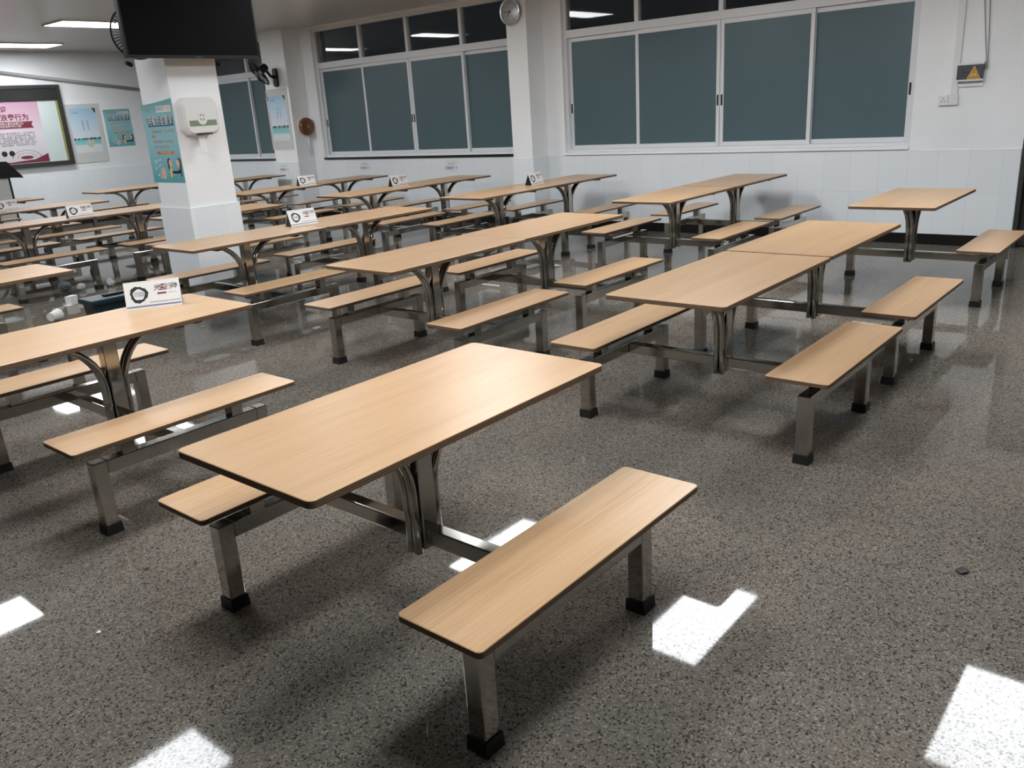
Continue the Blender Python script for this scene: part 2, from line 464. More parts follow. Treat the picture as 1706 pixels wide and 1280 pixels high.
# ------------------------------------------------------------------ canteen tables
L, WD, HT = 1.275, .622, .75
LB, WB, HB, OB = 1.066, .284, .434, .593
def make_table():
    t = bpy.data.objects.new('canteen_table', None); COL.objects.link(t); t.empty_display_size = .1
    bm = bmesh.new(); rprism(bm, L, WD, HT - .022, HT, .022, chamfer=.002); mk('tabletop', bm, [M['top'], M['edge']], t)
    zt = HT - .022
    bm = bmesh.new()
    box(bm, -.40, .40, -.02, .02, zt - .03, zt - .0005, bev=.003)
    for s in (-1, 1):
        box(bm, s * .37 - .02, s * .37 + .02, -.225, .225, zt - .027, zt - .0004, bev=.003)
    mk('under_frame', bm, M['dgrey'], t)
    bm = bmesh.new(); box(bm, -.034, .034, -.034, .034, .245, zt - .028, bev=.005); mk('post', bm, M['steel'], t)
    for s in (-1, 1):
        bm = bmesh.new()
        for dy in (-.0155, .0155):
            path = [(s * .049, dy, .238), (s * .049, dy, .40)]
            for k in range(13):
                a = PI / 2 * .97 * k / 12
                path.append((s * (.049 + .275 * (1 - math.cos(a))), dy, .447 + .260 * math.sin(a)))
            path.append((s * .345, dy, .709))
            sweep(bm, path, .0155, seg=10)
        mk('support_arm', bm, M['steel'], t)
    bm = bmesh.new(); box(bm, -.026, .026, -OB + .0305, OB - .0305, .264, .322, bev=.005); mk('crossbeam', bm, M['steel'], t)
    HR = .395
    for s in (-1, 1):
        y = s * OB
        bm = bmesh.new(); rprism(bm, LB, WB, HB - .019, HB, .017, chamfer=.002); mk('bench_seat', bm, [M['top'], M['edge']], t, loc=(0, y, 0))
        bm = bmesh.new(); box(bm, -HR + .0305, HR - .0305, y - .03, y + .03, .266, .326, bev=.004); mk('seat_rail', bm, M['steel'], t)
        for e in (-1, 1):
            bm = bmesh.new(); box(bm, e * .265 - .03, e * .265 + .03, y - .03, y + .03, .3262, HB - .019, bev=.003)
            box(bm, e * .265 - .05, e * .265 + .05, y - .05, y + .05, HB - .023, HB - .0188); mk('seat_riser', bm, M['steel'], t)
            bm = bmesh.new(); box(bm, e * HR - .03, e * HR + .03, y - .03, y + .03, .03, .326, bev=.004)
            lg = mk('leg', bm, M['steel'], t)
            bm = bmesh.new()
            vs = box(bm, e * HR - .034, e * HR + .034, y - .034, y + .034, 0, .045)
            for v in vs:
                if v.co.z < .01: v.co.x = e * HR + (v.co.x - e * HR) * 1.08; v.co.y = y + (v.co.y - y) * 1.08
            mk('foot_cap', bm, M['cap'], lg)
    return t

TG = 'beech canteen tables with attached benches'
TABLES = [
 (1.697, 1.885, 'empty beech canteen table with two benches, the nearest one in the foreground'),
 (1.716, 4.039, 'beech canteen table cut by the left edge, carrying the nearest tent sign'),
 (3.905, 1.884, 'empty beech table at right centre, near half of the joined pair in the nearest row'),
 (5.205, 1.892, 'empty beech table at right, far half of the joined pair in the nearest row'),
 (7.273, 1.890, 'lone beech table at the right, beside the steel door and under the wall switches'),
 (3.893, 3.984, 'empty beech table in mid picture, near half of the joined pair behind the front table'),
 (5.172, 4.000, 'empty beech table in mid picture, far half of the joined pair behind the front table'),
 (7.240, 4.020, 'bare beech table under the right window, near half of its joined pair'),
 (8.545, 4.020, 'bare beech table under the right window, far half ending at the wall'),
 (3.898, 6.165, 'beech table just in front of the pillar, near half of its joined pair'),
 (5.180, 6.165, 'beech table right of the pillar foot, far half of the pair before the pillar'),
 (1.802, 6.286, 'beech table cut by the left edge, in front of the dark green bin'),
 (7.200, 6.200, 'beech table left of the clock pilaster, near half of its pair with one tent sign'),
 (8.500, 6.200, 'beech table ending at the window wall just right of the clock pilaster'),
 (7.060, 8.150, 'beech table below the middle window, near half of its pair with one tent sign'),
 (8.365, 8.180, 'beech table ending under the right part of the middle window'),
 (5.040, 8.360, 'beech table half hidden behind the right side of the pillar'),
 (7.010, 10.180, 'beech table right of the pillar in the far rows, tent sign at its far end'),
 (8.360, 10.280, 'beech table ending under the left part of the middle window'),
 (3.665, 10.000, 'beech table left of the pillar with litter beneath, tent sign at its right end'),
 (4.945, 9.990, 'beech table running behind the left side of the pillar, no sign on it'),
 (3.540, 12.060, 'beech table at the far left edge, before the lectern, mostly out of the photo'),
 (4.825, 12.060, 'beech table at the far left below the pink notice, tent sign at its left end'),
 (4.790, 14.080, 'beech table nearest the lectern at the far left'),
 (6.790, 13.850, 'beech table before the back wall posters, last row left of the pillar'),
 (8.400, 12.960, 'beech table ending at the pilaster with the black fan and blue poster'),
]
proto = make_table()
for i, (x, y, lab) in enumerate(TABLES):
    o = proto if i == 0 else dup(proto)
    o.location = (x, y, 0)
    tag(o, lab, 'table', TG)

# ------------------------------------------------------------------ tent signs on the tables
def make_sign():
    t = bpy.data.objects.new('tent_sign', None); COL.objects.link(t); t.empty_display_size = .05
    w, h, d = .27, .135, .052
    for s in (-1, 1):                      # black gable ends
        bm = bmesh.new()
        x = s * (w / 2 - .002)
        pts = [(x, -d + .004, .002), (x, d - .004, .002), (x, 0, h - .004)]
        a = [bm.verts.new(p) for p in pts]; b_ = [bm.verts.new((p[0] - s * .006, p[1], p[2])) for p in pts]
        bm.faces.new(a); bm.faces.new(b_[::-1])
        for k in range(3): bm.faces.new((a[k], b_[k], b_[(k + 1) % 3], a[(k + 1) % 3]))
        mk('end_cap', bm, M['black'], t)
    for s in (-1, 1):
        up = Vector((0, -s * d, h)); R = Vector((-s, 0, 0)) if s > 0 else Vector((1, 0, 0))
        pl = Plane((0, s * d / 2, h / 2), R, Vector((0, -s * d, h)))
        hl = up.length / 2
        bm = bmesh.new(); pl.slab(bm, -w / 2, w / 2, -hl, hl, -.003, .0)
        f = mk('sign_face', bm, M['paper'], t)
        bm = bmesh.new()                   # brushed ring, broken at the lower left
        N = 40
        for k in range(N):
            a0, a1 = 2 * PI * k / N, 2 * PI * (k + 1) / N
            r0 = .0285 + .0015 * math.sin(5 * a0); r1 = .043 + .003 * math.sin(3 * a0 + 1) + .0015 * math.sin(11 * a0)
            q0 = .0285 + .0015 * math.sin(5 * a1); q1 = .043 + .003 * math.sin(3 * a1 + 1) + .0015 * math.sin(11 * a1)
            c = (-.067, .004)
            pl.poly(bm, [(c[0] + r0 * math.cos(a0), c[1] + r0 * math.sin(a0)), (c[0] + r1 * math.cos(a0), c[1] + r1 * math.sin(a0)),
                         (c[0] + q1 * math.cos(a1), c[1] + q1 * math.sin(a1)), (c[0] + q0 * math.cos(a1), c[1] + q0 * math.sin(a1))], .0002, .0008)
        mk('ring_emblem', bm, M['ink'], f)
        pl.text('lettering', '文明用餐\n节约粮食', .0125, M['blueink'], f, -.067, .004, .001)
        pl.text('lettering', '光', .034, M['ink'], f, .026, .030, .001, bold=.0004)
        pl.text('lettering', '盘', .036, M['maroon'], f, .053, .030, .001, bold=.0006)
        pl.text('lettering', '行', .034, M['maroon'], f, .080, .031, .001, bold=.0002)
        pl.text('lettering', '动', .034, M['ink'], f, .108, .032, .001, bold=.0004)
        bm = bmesh.new(); pl.slab(bm, .022, .066, -.004, .005, .0002, .0008); mk('red_bar', bm, M['maroon'], f)
        bm = bmesh.new(); pl.slab(bm, .075, .115, -.0005, .0015, .0002, .0008); mk('caption_line', bm, M['grey'], f)
        bm = bmesh.new(); pl.slab(bm, -.133, .133, -.062, -.055, .0002, .0008); mk('blue_stripe', bm, M['bluebar'], f)
        bm = bmesh.new(); pl.slab(bm, -.02, .131, -.043, -.040, .0002, .0008); mk('thin_stripe', bm, M['bluebar'], f)
    return t
sp = make_sign()
SIGNS = [
 (2.085, 4.215, -.55, 'white tent sign, the largest and nearest, on the table cut by the left edge'),
 (4.565, 6.260, -.10, 'white tent sign on the joined pair in front of the pillar, in mid picture'),
 (7.540, 10.105, -.10, 'small white tent sign in the far rows below the brown tissue dispenser'),
 (7.600, 8.250, -.05, 'small white tent sign below the middle of the middle window'),
 (7.925, 6.260, .10, 'small white tent sign in front of the clock pilaster'),
 (4.240, 9.910, -.12, 'white tent sign left of the pillar, above the litter on the floor'),
 (4.270, 12.100, -.05, 'white tent sign at the left edge below the lectern'),
 (7.510, 13.90, .0, 'tent sign peeping out at the left side of the pillar poster, last row'),
]
for i, (x, y, r, lab) in enumerate(SIGNS):
    o = sp if i == 0 else dup(sp)
    o.location = (x, y, HT); o.rotation_euler = (0, 0, r)
    tag(o, lab, 'table sign', 'white tent signs on the tables')

# ------------------------------------------------------------------ ceiling lamps
LX, LY = 1.30, .60
def make_lamp():
    t = bpy.data.objects.new('ceiling_light', None); COL.objects.link(t); t.empty_display_size = .1
    bm = bmesh.new()
    for x0, x1, y0, y1 in ((-LX / 2 - .02, -LX / 2, -LY / 2 - .02, LY / 2 + .02), (LX / 2, LX / 2 + .02, -LY / 2 - .02, LY / 2 + .02),
                           (-LX / 2, LX / 2, -LY / 2 - .02, -LY / 2), (-LX / 2, LX / 2, LY / 2, LY / 2 + .02)):
        box(bm, x0, x1, y0, y1, -.022, 0)
    mk('frame', bm, M['white'], t)
    bm = bmesh.new(); box(bm, -LX / 2, LX / 2, -LY / 2, LY / 2, -.018, -.004); mk('diffuser', bm, M['lamp'], t)
    return t
lp = make_lamp()
LAMPS = []
for cx, cname in ((6.22, 'window side'), (1.85, 'middle')):
    for cy, rname in ((-2.6, 'behind the camera'), (.74, 'over the front floor'), (3.20, 'over the first tables'), (5.56, 'over the second tables'),
                      (9.05, 'over the pillar rows'), (12.55, 'before the last rows'), (15.62, 'close to the back wall')):
        if cx < 6 and cy > 12 or cy < 0: continue
        LAMPS.append((cx, cy, cname, rname))
for i, (cx, cy, a, b_) in enumerate(LAMPS):
    o = lp if i == 0 else dup(lp)
    o.location = (cx, cy, ZC - .0005)
    lab = 'long white ceiling light panel, %s row, %s' % (a, b_)
    if (cx, cy) == (6.22, 12.55): lab = 'lit white ceiling panel touching the left side of the hanging screen'
    if (cx, cy) == (6.22, 15.62): lab = 'lit white ceiling panel at the left edge above the notice board'
    tag(o, lab, 'ceiling light', 'ceiling light panels')

# ------------------------------------------------------------------ things on the pillar
# hanging screen
t = thing('television', 'large black flat television hung in front of the pillar, near the ceiling', 'television', (4.165, 6.86, 2.18))
bm = bmesh.new(); box(bm, -.615, .615, -.03, .03, 0, .72, bev=.006); mk('casing', bm, M['black'], t)
bm = bmesh.new(); box(bm, -.600, .600, -.0325, -.0301, .022, .705); mk('screen', bm, M['screen'], t)
bm = bmesh.new(); box(bm, -.02, .04, -.034, -.0302, .004, .012); mk('sensor', bm, M['dgrey'], t)
bm = bmesh.new(); box(bm, -.18, .22, .03, .06, .20, .52); box(bm, -.05, .09, .06, .178, .28, .44); mk('wall_bracket', bm, M['dgrey'], t)

# soap / towel dispenser
t = thing('towel_dispenser', 'rounded white towel dispenser with a green band on the front of the pillar', 'dispenser', (4.165, PY0, 1.56))
bm = bmesh.new(); rprism(bm, .33, .315, 0, .115, .075, seg=8, mtop=0, mside=0, chamfer=.02)
bmesh.ops.rotate(bm, verts=bm.verts[:], cent=(0, 0, 0), matrix=Matrix.Rotation(PI / 2, 3, 'X'))
bmesh.ops.translate(bm, verts=bm.verts[:], vec=(0, -.0005, .1575))
for f in bm.faces: f.smooth = False
bd = mk('body', bm, M['white'], t)
pl = Plane((0, -.1156, .1575), (1, 0, 0), (0, 0, 1))
bm = bmesh.new(); pl.slab(bm, -.125, .135, -.082, -.035, 0, .002); mk('green_band', bm, M['green'], t)
bm = bmesh.new(); pl.disc(bm, .0, -.018, .047, .055, .0021, .004); bdg = mk('badge', bm, M['white'], t)
bm = bmesh.new()
for sx, sy in ((-1, 1), (1, 1), (-1, -1), (1, -1)): pl.poly(bm, [(sx * .006, -.012 + sy * .008), (sx * .026, -.012 + sy * .008), (sx * .010, -.012 + sy * .034)], .0041, .005)
mk('emblem', bm, M['grey'], bdg)
bm = bmesh.new(); pl.slab(bm, -.07, .08, -.1574, -.143, -.06, -.0005); mk('paper_slot', bm, M['dgrey'], t)
bm = bmesh.new(); box(bm, -.045, .02, -.085, -.080, -.14, .01); mk('paper_towel', bm, M['tissue'], t)

# printed posters --------------------------------------------------------------
teal = vgrad('poster_teal_print', [(0, (.10, .36, .40)), (.16, (.17, .45, .48)), (.5, (.30, .56, .62)), (.85, (.28, .52, .55)), (1, (.17, .36, .40))], -.36, .36)
def rules_poster(name, o, R, U, w, h, label, tilt=0.):
    t = thing(name, label, 'poster', o)
    pl = Plane((0, 0, 0), R, U)
    k = h / .72
    bm = bmesh.new()
    top = [(-w / 2 + w * i / 10, h / 2 + (.035 * (i / 10) ** 1.6 - .018) * tilt) for i in range(11)]
    pl.poly(bm, [(-w / 2, -h / 2), (w / 2, -h / 2)] + top[::-1], -.0008, .0025)
    sh = mk('sheet', bm, teal, t)
    d0, d1 = .0026, .0034
    bm = bmesh.new(); pl.slab(bm, -.02 * w, .44 * w, h * .37, h * .445, d0, d1); mk('white_panel', bm, M['paper'], t)
    pl.text('lettering', '疫情防控', .043 * k, M['navy'], t, .11 * w, h * .408, d1 + .0004, wscale=.85)
    pl.text('lettering', '不放松', .043 * k, M['orange'], t, .335 * w, h * .408, d1 + .0004, wscale=.8)
    pl.text('lettering', '学校食堂', .022 * k, M['green'], t, -.30 * w, h * .40, d1)
    bm = bmesh.new(); pl.slab(bm, -.36 * w, .455 * w, h * .20, h * .315, d0, d1); mk('title_panel', bm, M['navy'], t)
    pl.text('title_lettering', '用餐防疫要求', .088 * k, M['paper'], t, .047 * w, h * .258, d1 + .0004, wscale=.80 * (w / .53) / k, bold=.0003)
    for ty, tx in ((.135, '·全程佩戴口罩，一米 间隔 排队'), (.075, '就餐'), (.010, '·就餐保持距离，不交谈说话'), (-.055, '·践行“光盘行动” 节约')):
        pl.text('lettering', tx, .030 * k, M['orange'], t, -.30 * w, h * ty, d1, align='LEFT', wscale=.95 * (w / .53) / k)
    bm = bmesh.new(); pl.slab(bm, -.22 * w, .32 * w, -h * .145, -h * .108, d0, d1); mk('orange_panel', bm, M['orange'], t)
    pl.text('lettering', '安全用餐 从我做起', .024 * k, M['yel2'], t, .05 * w, -h * .126, d1 + .0004)
    for s, cx, dress in ((1, .12, 'yel2'), (-1, .40, 'vio')):      # two children facing each other at a table
        cx *= w; cy = -h * .26
        bm = bmesh.new(); pl.disc(bm, cx + s * .012, cy, .030 * k, .036 * k, d0 + .0003, d1 + .0004); mk('face_print', bm, M['skin'], t)
        bm = bmesh.new(); pl.disc(bm, cx - s * .006, cy + .014 * k, .034 * k, .034 * k, d0, d1); pl.poly(bm, [(cx - s * .040 * k, cy + .01), (cx - s * .004, cy + .01), (cx - s * .018, cy - .075 * k), (cx - s * .036 * k, cy - .05 * k)][::s], d0, d1)
        mk('hair_print', bm, M['hair'], t)
        bm = bmesh.new(); pl.poly(bm, [(cx - .02 * k, cy - .04 * k), (cx + .02 * k, cy - .04 * k), (cx + s * .045 * k, cy - .115 * k), (cx - s * .02 * k, cy - .125 * k)][::1 if s > 0 else -1], d0, d1); mk('dress_print', bm, M[dress], t)
    bm = bmesh.new(); pl.slab(bm, .16 * w, .44 * w, -h * .385, -h * .355, d0, d1 + .0006)
    for x in (.17, .42): pl.slab(bm, (x - .01) * w, (x + .01) * w, -h * .43, -h * .385, d0, d1)
    mk('table_print', bm, M['ink'], t)
    bm = bmesh.new(); pl.disc(bm, -.13 * w, -h * .385, .045 * k, .055 * k, d0, d1); mk('hands_print', bm, M['skin'], t)
    bm = bmesh.new()
    for i in range(14):
        pl.disc(bm, (-.36 + .2 * random.random()) * w, -h * (.20 + .25 * random.random()), .008 * k, .008 * k, d0, d1, seg=8)
    mk('bubbles_print', bm, M['paper'], t)
    return t
rules_poster('rules_poster', (PX0, 7.312, 1.515), (0, -1, 0), (0, 0, 1), .535, .69, 'large teal canteen rules poster on the left face of the pillar', tilt=1.)
o = rules_poster('rules_poster', (8.29, YB, 1.715), (1, 0, 0), (0, 0, 1), .525, .69, 'smaller looking teal rules poster on the back wall left of the pillar')

sky = vgrad('sea_poster_print', [(0, (.72, .74, .74)), (.14, (.70, .76, .78)), (.15, (.30, .62, .62)), (.30, (.18, .50, .52)), (.31, (.70, .76, .82)), (.65, (.56, .70, .80)), (1, (.36, .58, .74))], -.36, .36)
def sea_poster(name, o, R, U, w, h, fw, fh, drop, label):
    t = thing(name, label, 'poster', o)
    pl = Plane((0, 0, 0), R, U)
    bm = bmesh.new(); pl.slab(bm, -fw / 2, fw / 2, -fh / 2 - drop, fh / 2 - drop, .0005, .010); mk('acrylic_frame', bm, M['acrylic'], t)
    bm = bmesh.new(); pl.slab(bm, -w / 2, w / 2, -h / 2, h / 2, .0101, .0115); mk('print', bm, sky, t)
    d0, d1 = .0116, .0122
    for j, (x, s) in enumerate(((.06, '粒粒皆辛苦'), (-.03, '谁知盘中餐'))):
        pl.text('lettering', '\n'.join(s), .036, M['blueink'], t, x, h * .12, d1)
    pl.text('lettering', '美丽校园', .026, M['blueink'], t, -w * .27, h * .40, d1)
    bm = bmesh.new()
    for k in range(9):
        x = (-.46 + .92 * k / 8) * w + random.uniform(-.02, .02); r = random.uniform(.012, .024)
        pl.disc(bm, min(max(x, -w / 2 + .02), w / 2 - .02), -h * .185, r * 1.3, r, d0, d1, seg=10)
    mk('tree_print', bm, mat('tree_print', (.05, .12, .13), .6), t)
    bm = bmesh.new(); pl.poly(bm, [(w * .36, h * .5), (w * .5, h * .5), (w * .5, h * .40), (w * .44, h * .41), (w * .42, h * .46)], d0, d1 + .0004); mk('leaf_print', bm, mat('leaf_print', (.02, .06, .03), .6), t)
    return t, pl
t, pl = sea_poster('sea_poster', (7.63, YB, 1.70), (1, 0, 0), (0, 0, 1), .50, .80, .66, 1.06, .05, 'pale blue seaside poster beside the pink notice board on the back wall')
bm = bmesh.new(); pl.poly(bm, [(-.05, -.22), (.00, -.30), (.08, -.31), (.13, -.20), (.10, -.15), (.07, -.19), (.02, -.15), (-.01, -.20)], .0123, .0129); mk('boat_print', bm, M['paleboat'], t)
sea_poster('sea_poster', (CX, 12.765, 1.69), (0, -1, 0), (0, 0, 1), .47, .74, .60, 1.0, .02, 'pale blue seaside poster on the pilaster below the black wall fan')

# pink notice in a framed board
t = thing('notice_board', 'dark framed glass notice board with a pink notice at the left edge, back wall', 'notice board', (6.0, YB, 1.82))
pl = Plane((0, 0, 0), (1, 0, 0), (0, 0, 1))
x0, x1, z0, z1 = -1.30, 1.285, -.70, .71
bm = bmesh.new()
pl.slab(bm, x0, x1, z0, z0 + .075, .0005, .07); pl.slab(bm, x0, x0 + .07, z0 + .075, z1, .0005, .07); pl.slab(bm, x1 - .07, x1, z0 + .075, z1, .0005, .07); pl.slab(bm, x0 + .07, x1 - .07, z1 - .06, z1, .0005, .07)
mk('frame', bm, M['dgrey'], t)
bm = bmesh.new(); pl.slab(bm, x0 + .07, x1 - .07, z0 + .075, z1 - .06, .0006, .02); mk('backing', bm, M['mint'], t)
bm = bmesh.new(); pl.slab(bm, x0 + .07, x1 - .0705, .455, z1 - .06, .0205, .055); mk('header_glass', bm, mat('dark_header_glass', (.035, .036, .034), .08), t)
bm = bmesh.new(); pl.slab(bm, x1 - .105, x1 - .0705, z0 + .076, .454, .0205, .03); mk('edge_strip', bm, M['olive'], t)
pink = vgrad('pink_notice_print', [(0, (.60, .58, .60)), (.45, (.66, .62, .66)), (.75, (.60, .42, .50)), (1, (.50, .30, .40))], -.6, .45)
bm = bmesh.new(); pl.slab(bm, -.35, .858, z0 + .08, .45, .0205, .0225); n_ = mk('pink_notice', bm, pink, t)
d0, d1 = .0226, .0235
pl.text('title_lettering', '重要强调', .105, M['maroon'], n_, .31, .305, d1, align='RIGHT', bold=.002)
pl.text('title_lettering', '制止餐饮浪费行为', .120, M['maroon'], n_, .66, .165, d1, align='RIGHT', bold=.003)
bm = bmesh.new(); pl.poly(bm, [(-.30, -.015), (.71, -.015), (.68, .04), (.71, .10), (-.30, .10)], d0, d1); mk('ribbon', bm, M['maroon'], n_)
pl.text('lettering', '坚决制止餐饮浪费行为\n切实培养节约习惯', .045, M['paper'], n_, .32, .043, d1 + .0004)
pl.text('lettering', '坚决制止餐饮浪费行为，切实培养节\n约习惯，在全社会营造浪费可耻、节\n约为荣的氛围。要加强立法，强化监\n管，采取有效措施，建立长效机制，\n坚决制止餐饮浪费行为。要进一步加\n强宣传教育，切实培养节约习惯。', .040, M['ink'], n_, .70, -.20, d1, align='RIGHT')
bm = bmesh.new()
for x in (.115, .24): pl.disc(bm, x, -.435, .048, .048, d0, d1)
mk('round_logo', bm, M['ink'], n_)
bm = bmesh.new()
pl.poly(bm, [(-.34, -.615), (.856, -.615), (.856, -.47), (.62, -.56), (.2, -.59), (-.34, -.55)], d0, d1)
pl.disc(bm, .48, -.52, .11, .03, d0, d1)
mk('wave_print', bm, M['maroon'], n_)
bm = bmesh.new()
for R_ in (.16, .24):
    N = 36
    for k in range(N):
        a0, a1 = PI * k / N, PI * (k + 1) / N
        pl.poly(bm, [(.48 + R_ * c * math.cos(a), -.53 + .55 * R_ * c * math.sin(a)) for a, c in ((a0, 1), (a0, 1.04), (a1, 1.04), (a1, 1))], d0, d1)
mk('ripple_print', bm, M['maroon'], n_)

# small seat notices on the tiles
for i, (x, y, z, lab) in enumerate(((XW - .012, 11.06, .85, 'small paper notice stuck on the tiles below the middle window, left one'),
                                    (XW - .012, 9.08, .84, 'small paper notice stuck on the tiles below the middle window, right one'),
                                    (CX - .012, 12.82, .86, 'small paper notice on the pilaster below the seaside poster'))):
    t = thing('paper_notice', lab, 'notice', (x, y, z), group='small paper notices on the tiles')
    pl = Plane((0, 0, 0), (0, -1, 0), (0, 0, 1))
    bm = bmesh.new(); pl.slab(bm, -.13, .13, -.09, .09, -.0008, .0016); mk('sheet', bm, M['notice'], t)
    m_ = [M['green'], M['blueink'], M['maroon']][i]
    pl.text('lettering', '文明用餐', .05, m_, t, -.035, -.035, .002, bold=.001)
    pl.text('lettering', '→', .05, m_, t, .095, -.03, .002, bold=.001)
    pl.text('lettering', '请勿占座', .035, M['grey'], t, -.01, .03, .002)

# ------------------------------------------------------------------ wall clock
t = thing('wall_clock', 'round white wall clock with a silver rim high on the pilaster', 'clock', (CX, 7.455, 2.80))
bm = bmesh.new(); cyl(bm, (-.0005, 0, 0), (-.045, 0, 0), .155, seg=48); mk('case', bm, M['grey'], t)
bm = bmesh.new(); torus(bm, (-.045, 0, 0), .155, .013, (1, 0, 0), 48, 10); mk('rim', bm, M['chrome'], t)
bm = bmesh.new(); cyl(bm, (-.0455, 0, 0), (-.047, 0, 0), .146, seg=48); mk('dial', bm, mat('silver_dial', (.36, .37, .37), .12), t)
pl = Plane((-.0472, 0, 0), (0, -1, 0), (0, 0, 1))
for k in range(1, 13):
    a = PI / 2 - k * PI / 6
    pl.text('numeral', str(k), .034, M['ink'], t, .115 * math.cos(a), .115 * math.sin(a), .0004)
def hand(nm, ang, ln, wd, d):
    bm = bmesh.new(); c, s = math.cos(ang), math.sin(ang)
    pl.poly(bm, [(-.018 * c + wd * s, -.018 * s - wd * c), (ln * c + wd * .5 * s, ln * s - wd * .5 * c), (ln * c - wd * .5 * s, ln * s + wd * .5 * c), (-.018 * c - wd * s, -.018 * s + wd * c)], d, d + .001)
    mk(nm, bm, M['ink'], t)
hand('minute_hand', math.radians(184), .10, .005, .002); hand('hour_hand', math.radians(238), .075, .007, .0035)
bm = bmesh.new(); pl.disc(bm, 0, 0, .010, .010, .0005, .006); mk('hub', bm, M['ink'], t)

# ------------------------------------------------------------------ wall fans
def wall_fan(base, axis_out, head, facing, R, label, gd=1.):
    t = thing('wall_fan', label, 'fan', base)
    B = Vector((0, 0, 0)); ao = Vector(axis_out).normalized(); H = Vector(head) - Vector(base); F = Vector(facing).normalized()
    bm = bmesh.new()
    side = ao.cross(Vector((0, 0, 1)))
    p = Plane(B, side if side.length else (1, 0, 0), (0, 0, 1))
    if p.N.dot(ao) < 0: p = Plane(B, -side, (0, 0, 1))
    seg = 20; pts = []
    for k in range(seg):
        a = 2 * PI * k / seg
        pts.append((.05 * math.cos(a), (.10 if math.sin(a) > 0 else -.10) + .05 * math.sin(a)))
    p.poly(bm, pts, .0005, .045); mk('wall_plate', bm, M['black'], t)
    bm = bmesh.new(); mid = ao * .12 + Vector((0, 0, H.z * .3)); m2 = H - F * .10
    sweep(bm, [ao * .04, mid, m2], [.026, .024, .022], 10, up=Vector((0.3, .3, 1))); mk('arm', bm, M['black'], t)
    bm = bmesh.new(); sweep(bm, [H - F * .16, H - F * .14, H - F * .06, H - F * .03], [.035, .062, .066, .05], 18, up=F.orthogonal()); mk('motor', bm, M['black'], t)
    u = F.orthogonal().normalized(); w = F.cross(u)
    bm = bmesh.new()
    torus(bm, H + F * .02, R, .008, F, 40, 6)
    for dd, sg in ((.075 * gd, 1), (-.035, -1)):
        for k in range(48):
            d = u * math.cos(2 * PI * k / 48) + w * math.sin(2 * PI * k / 48)
            sweep(bm, [H + F * (.02 + dd) + d * .05, H + F * (.02 + dd * .75) + d * R * .6, H + F * .02 + d * R], .0022, 4, caps=False, up=F)
        torus(bm, H + F * (.02 + dd * .75), R * .6, .0025, F, 40, 4); torus(bm, H + F * (.02 + dd), .05, .003, F, 24, 4)
    mk('guard', bm, M['black'], t)
    bm = bmesh.new()
    p2 = Plane(H, u, w)
    p2.disc(bm, 0, 0, .05, .05, .017 + .075 * gd, .023 + .075 * gd); mk('guard_badge', bm, M['grey'], t)
    for k in range(3):
        bm = bmesh.new(); rings = []
        for i in range(9):
            r = .03 + (R * .88 - .03) * i / 8
            wd = .10 * math.sin(PI * (.15 + .75 * i / 8)); ph = 2 * PI * k / 3 + .25 * i / 8
            row = []
            for j in (-1, 0, 1):
                a = ph + j * wd / max(r, .05)
                a = ph + j * min(wd / max(r, .05), .55)
                row.append(bm.verts.new(H + (u * math.cos(a) + w * math.sin(a)) * r + F * (.02 + j * .014)))
            rings.append(row)
        for i in range(8):
            for j in range(2): bm.faces.new((rings[i][j], rings[i][j + 1], rings[i + 1][j + 1], rings[i + 1][j])).smooth = True
        ob = mk('blade', bm, M['black'], t)
        sm = ob.modifiers.new('thickness', 'SOLIDIFY'); sm.thickness = .003
    return t
f1 = wall_fan((CX, 12.69, 2.35), (-1, 0, 0), (8.78, 12.62, 2.44), (-.75, .28, -.56), .235, 'black wall fan on the pilaster above the blue seaside poster')
bm = bmesh.new()
sweep(bm, [(-.33, -.10, -.08), (-.25, .04, -.24), (-.10, .20, -.32), (-.012, .34, -.36)], .005, 6, up=Vector((0, 0, 1))); mk('power_cord', bm, M['black'], f1)
wall_fan((PX0, 7.30, 2.42), (-1, 0, 0), (3.735, 6.985, 2.385), (-.12, -.985, -.08), .20, 'wall fan half hidden behind the left edge of the television', .6)

# ------------------------------------------------------------------ toilet-roll style tissue dispenser
t = thing('tissue_dispenser', 'round brown jumbo tissue dispenser on the side of the pilaster', 'dispenser', (9.36, 12.40, 1.53))
bm = bmesh.new(); cyl(bm, (0, -.0005, 0), (0, -.055, 0), .150, seg=40); mk('back_shell', bm, M['cream'], t)
bm = bmesh.new(); sweep(bm, [(0, -.056, 0), (0, -.10, 0), (0, -.118, 0)], [.150, .146, .125], 40, up=Vector((0, 0, 1))); mk('cover', bm, M['brown'], t)
bm = bmesh.new(); torus(bm, (0, -.119, 0), .022, .004, (0, 1, 0), 24, 6); cyl(bm, (0, -.1185, 0), (0, -.122, 0), .010, seg=16); mk('lock', bm, M['grey'], t)
bm = bmesh.new(); sweep(bm, [(.03, -.06, -.12), (.035, -.062, -.3), (.05, -.058, -.48)], [.036, .036, .03], 4, sx=1, sy=.06, up=Vector((1, 0, 0))); mk('tissue_strip', bm, M['tissue'], t)

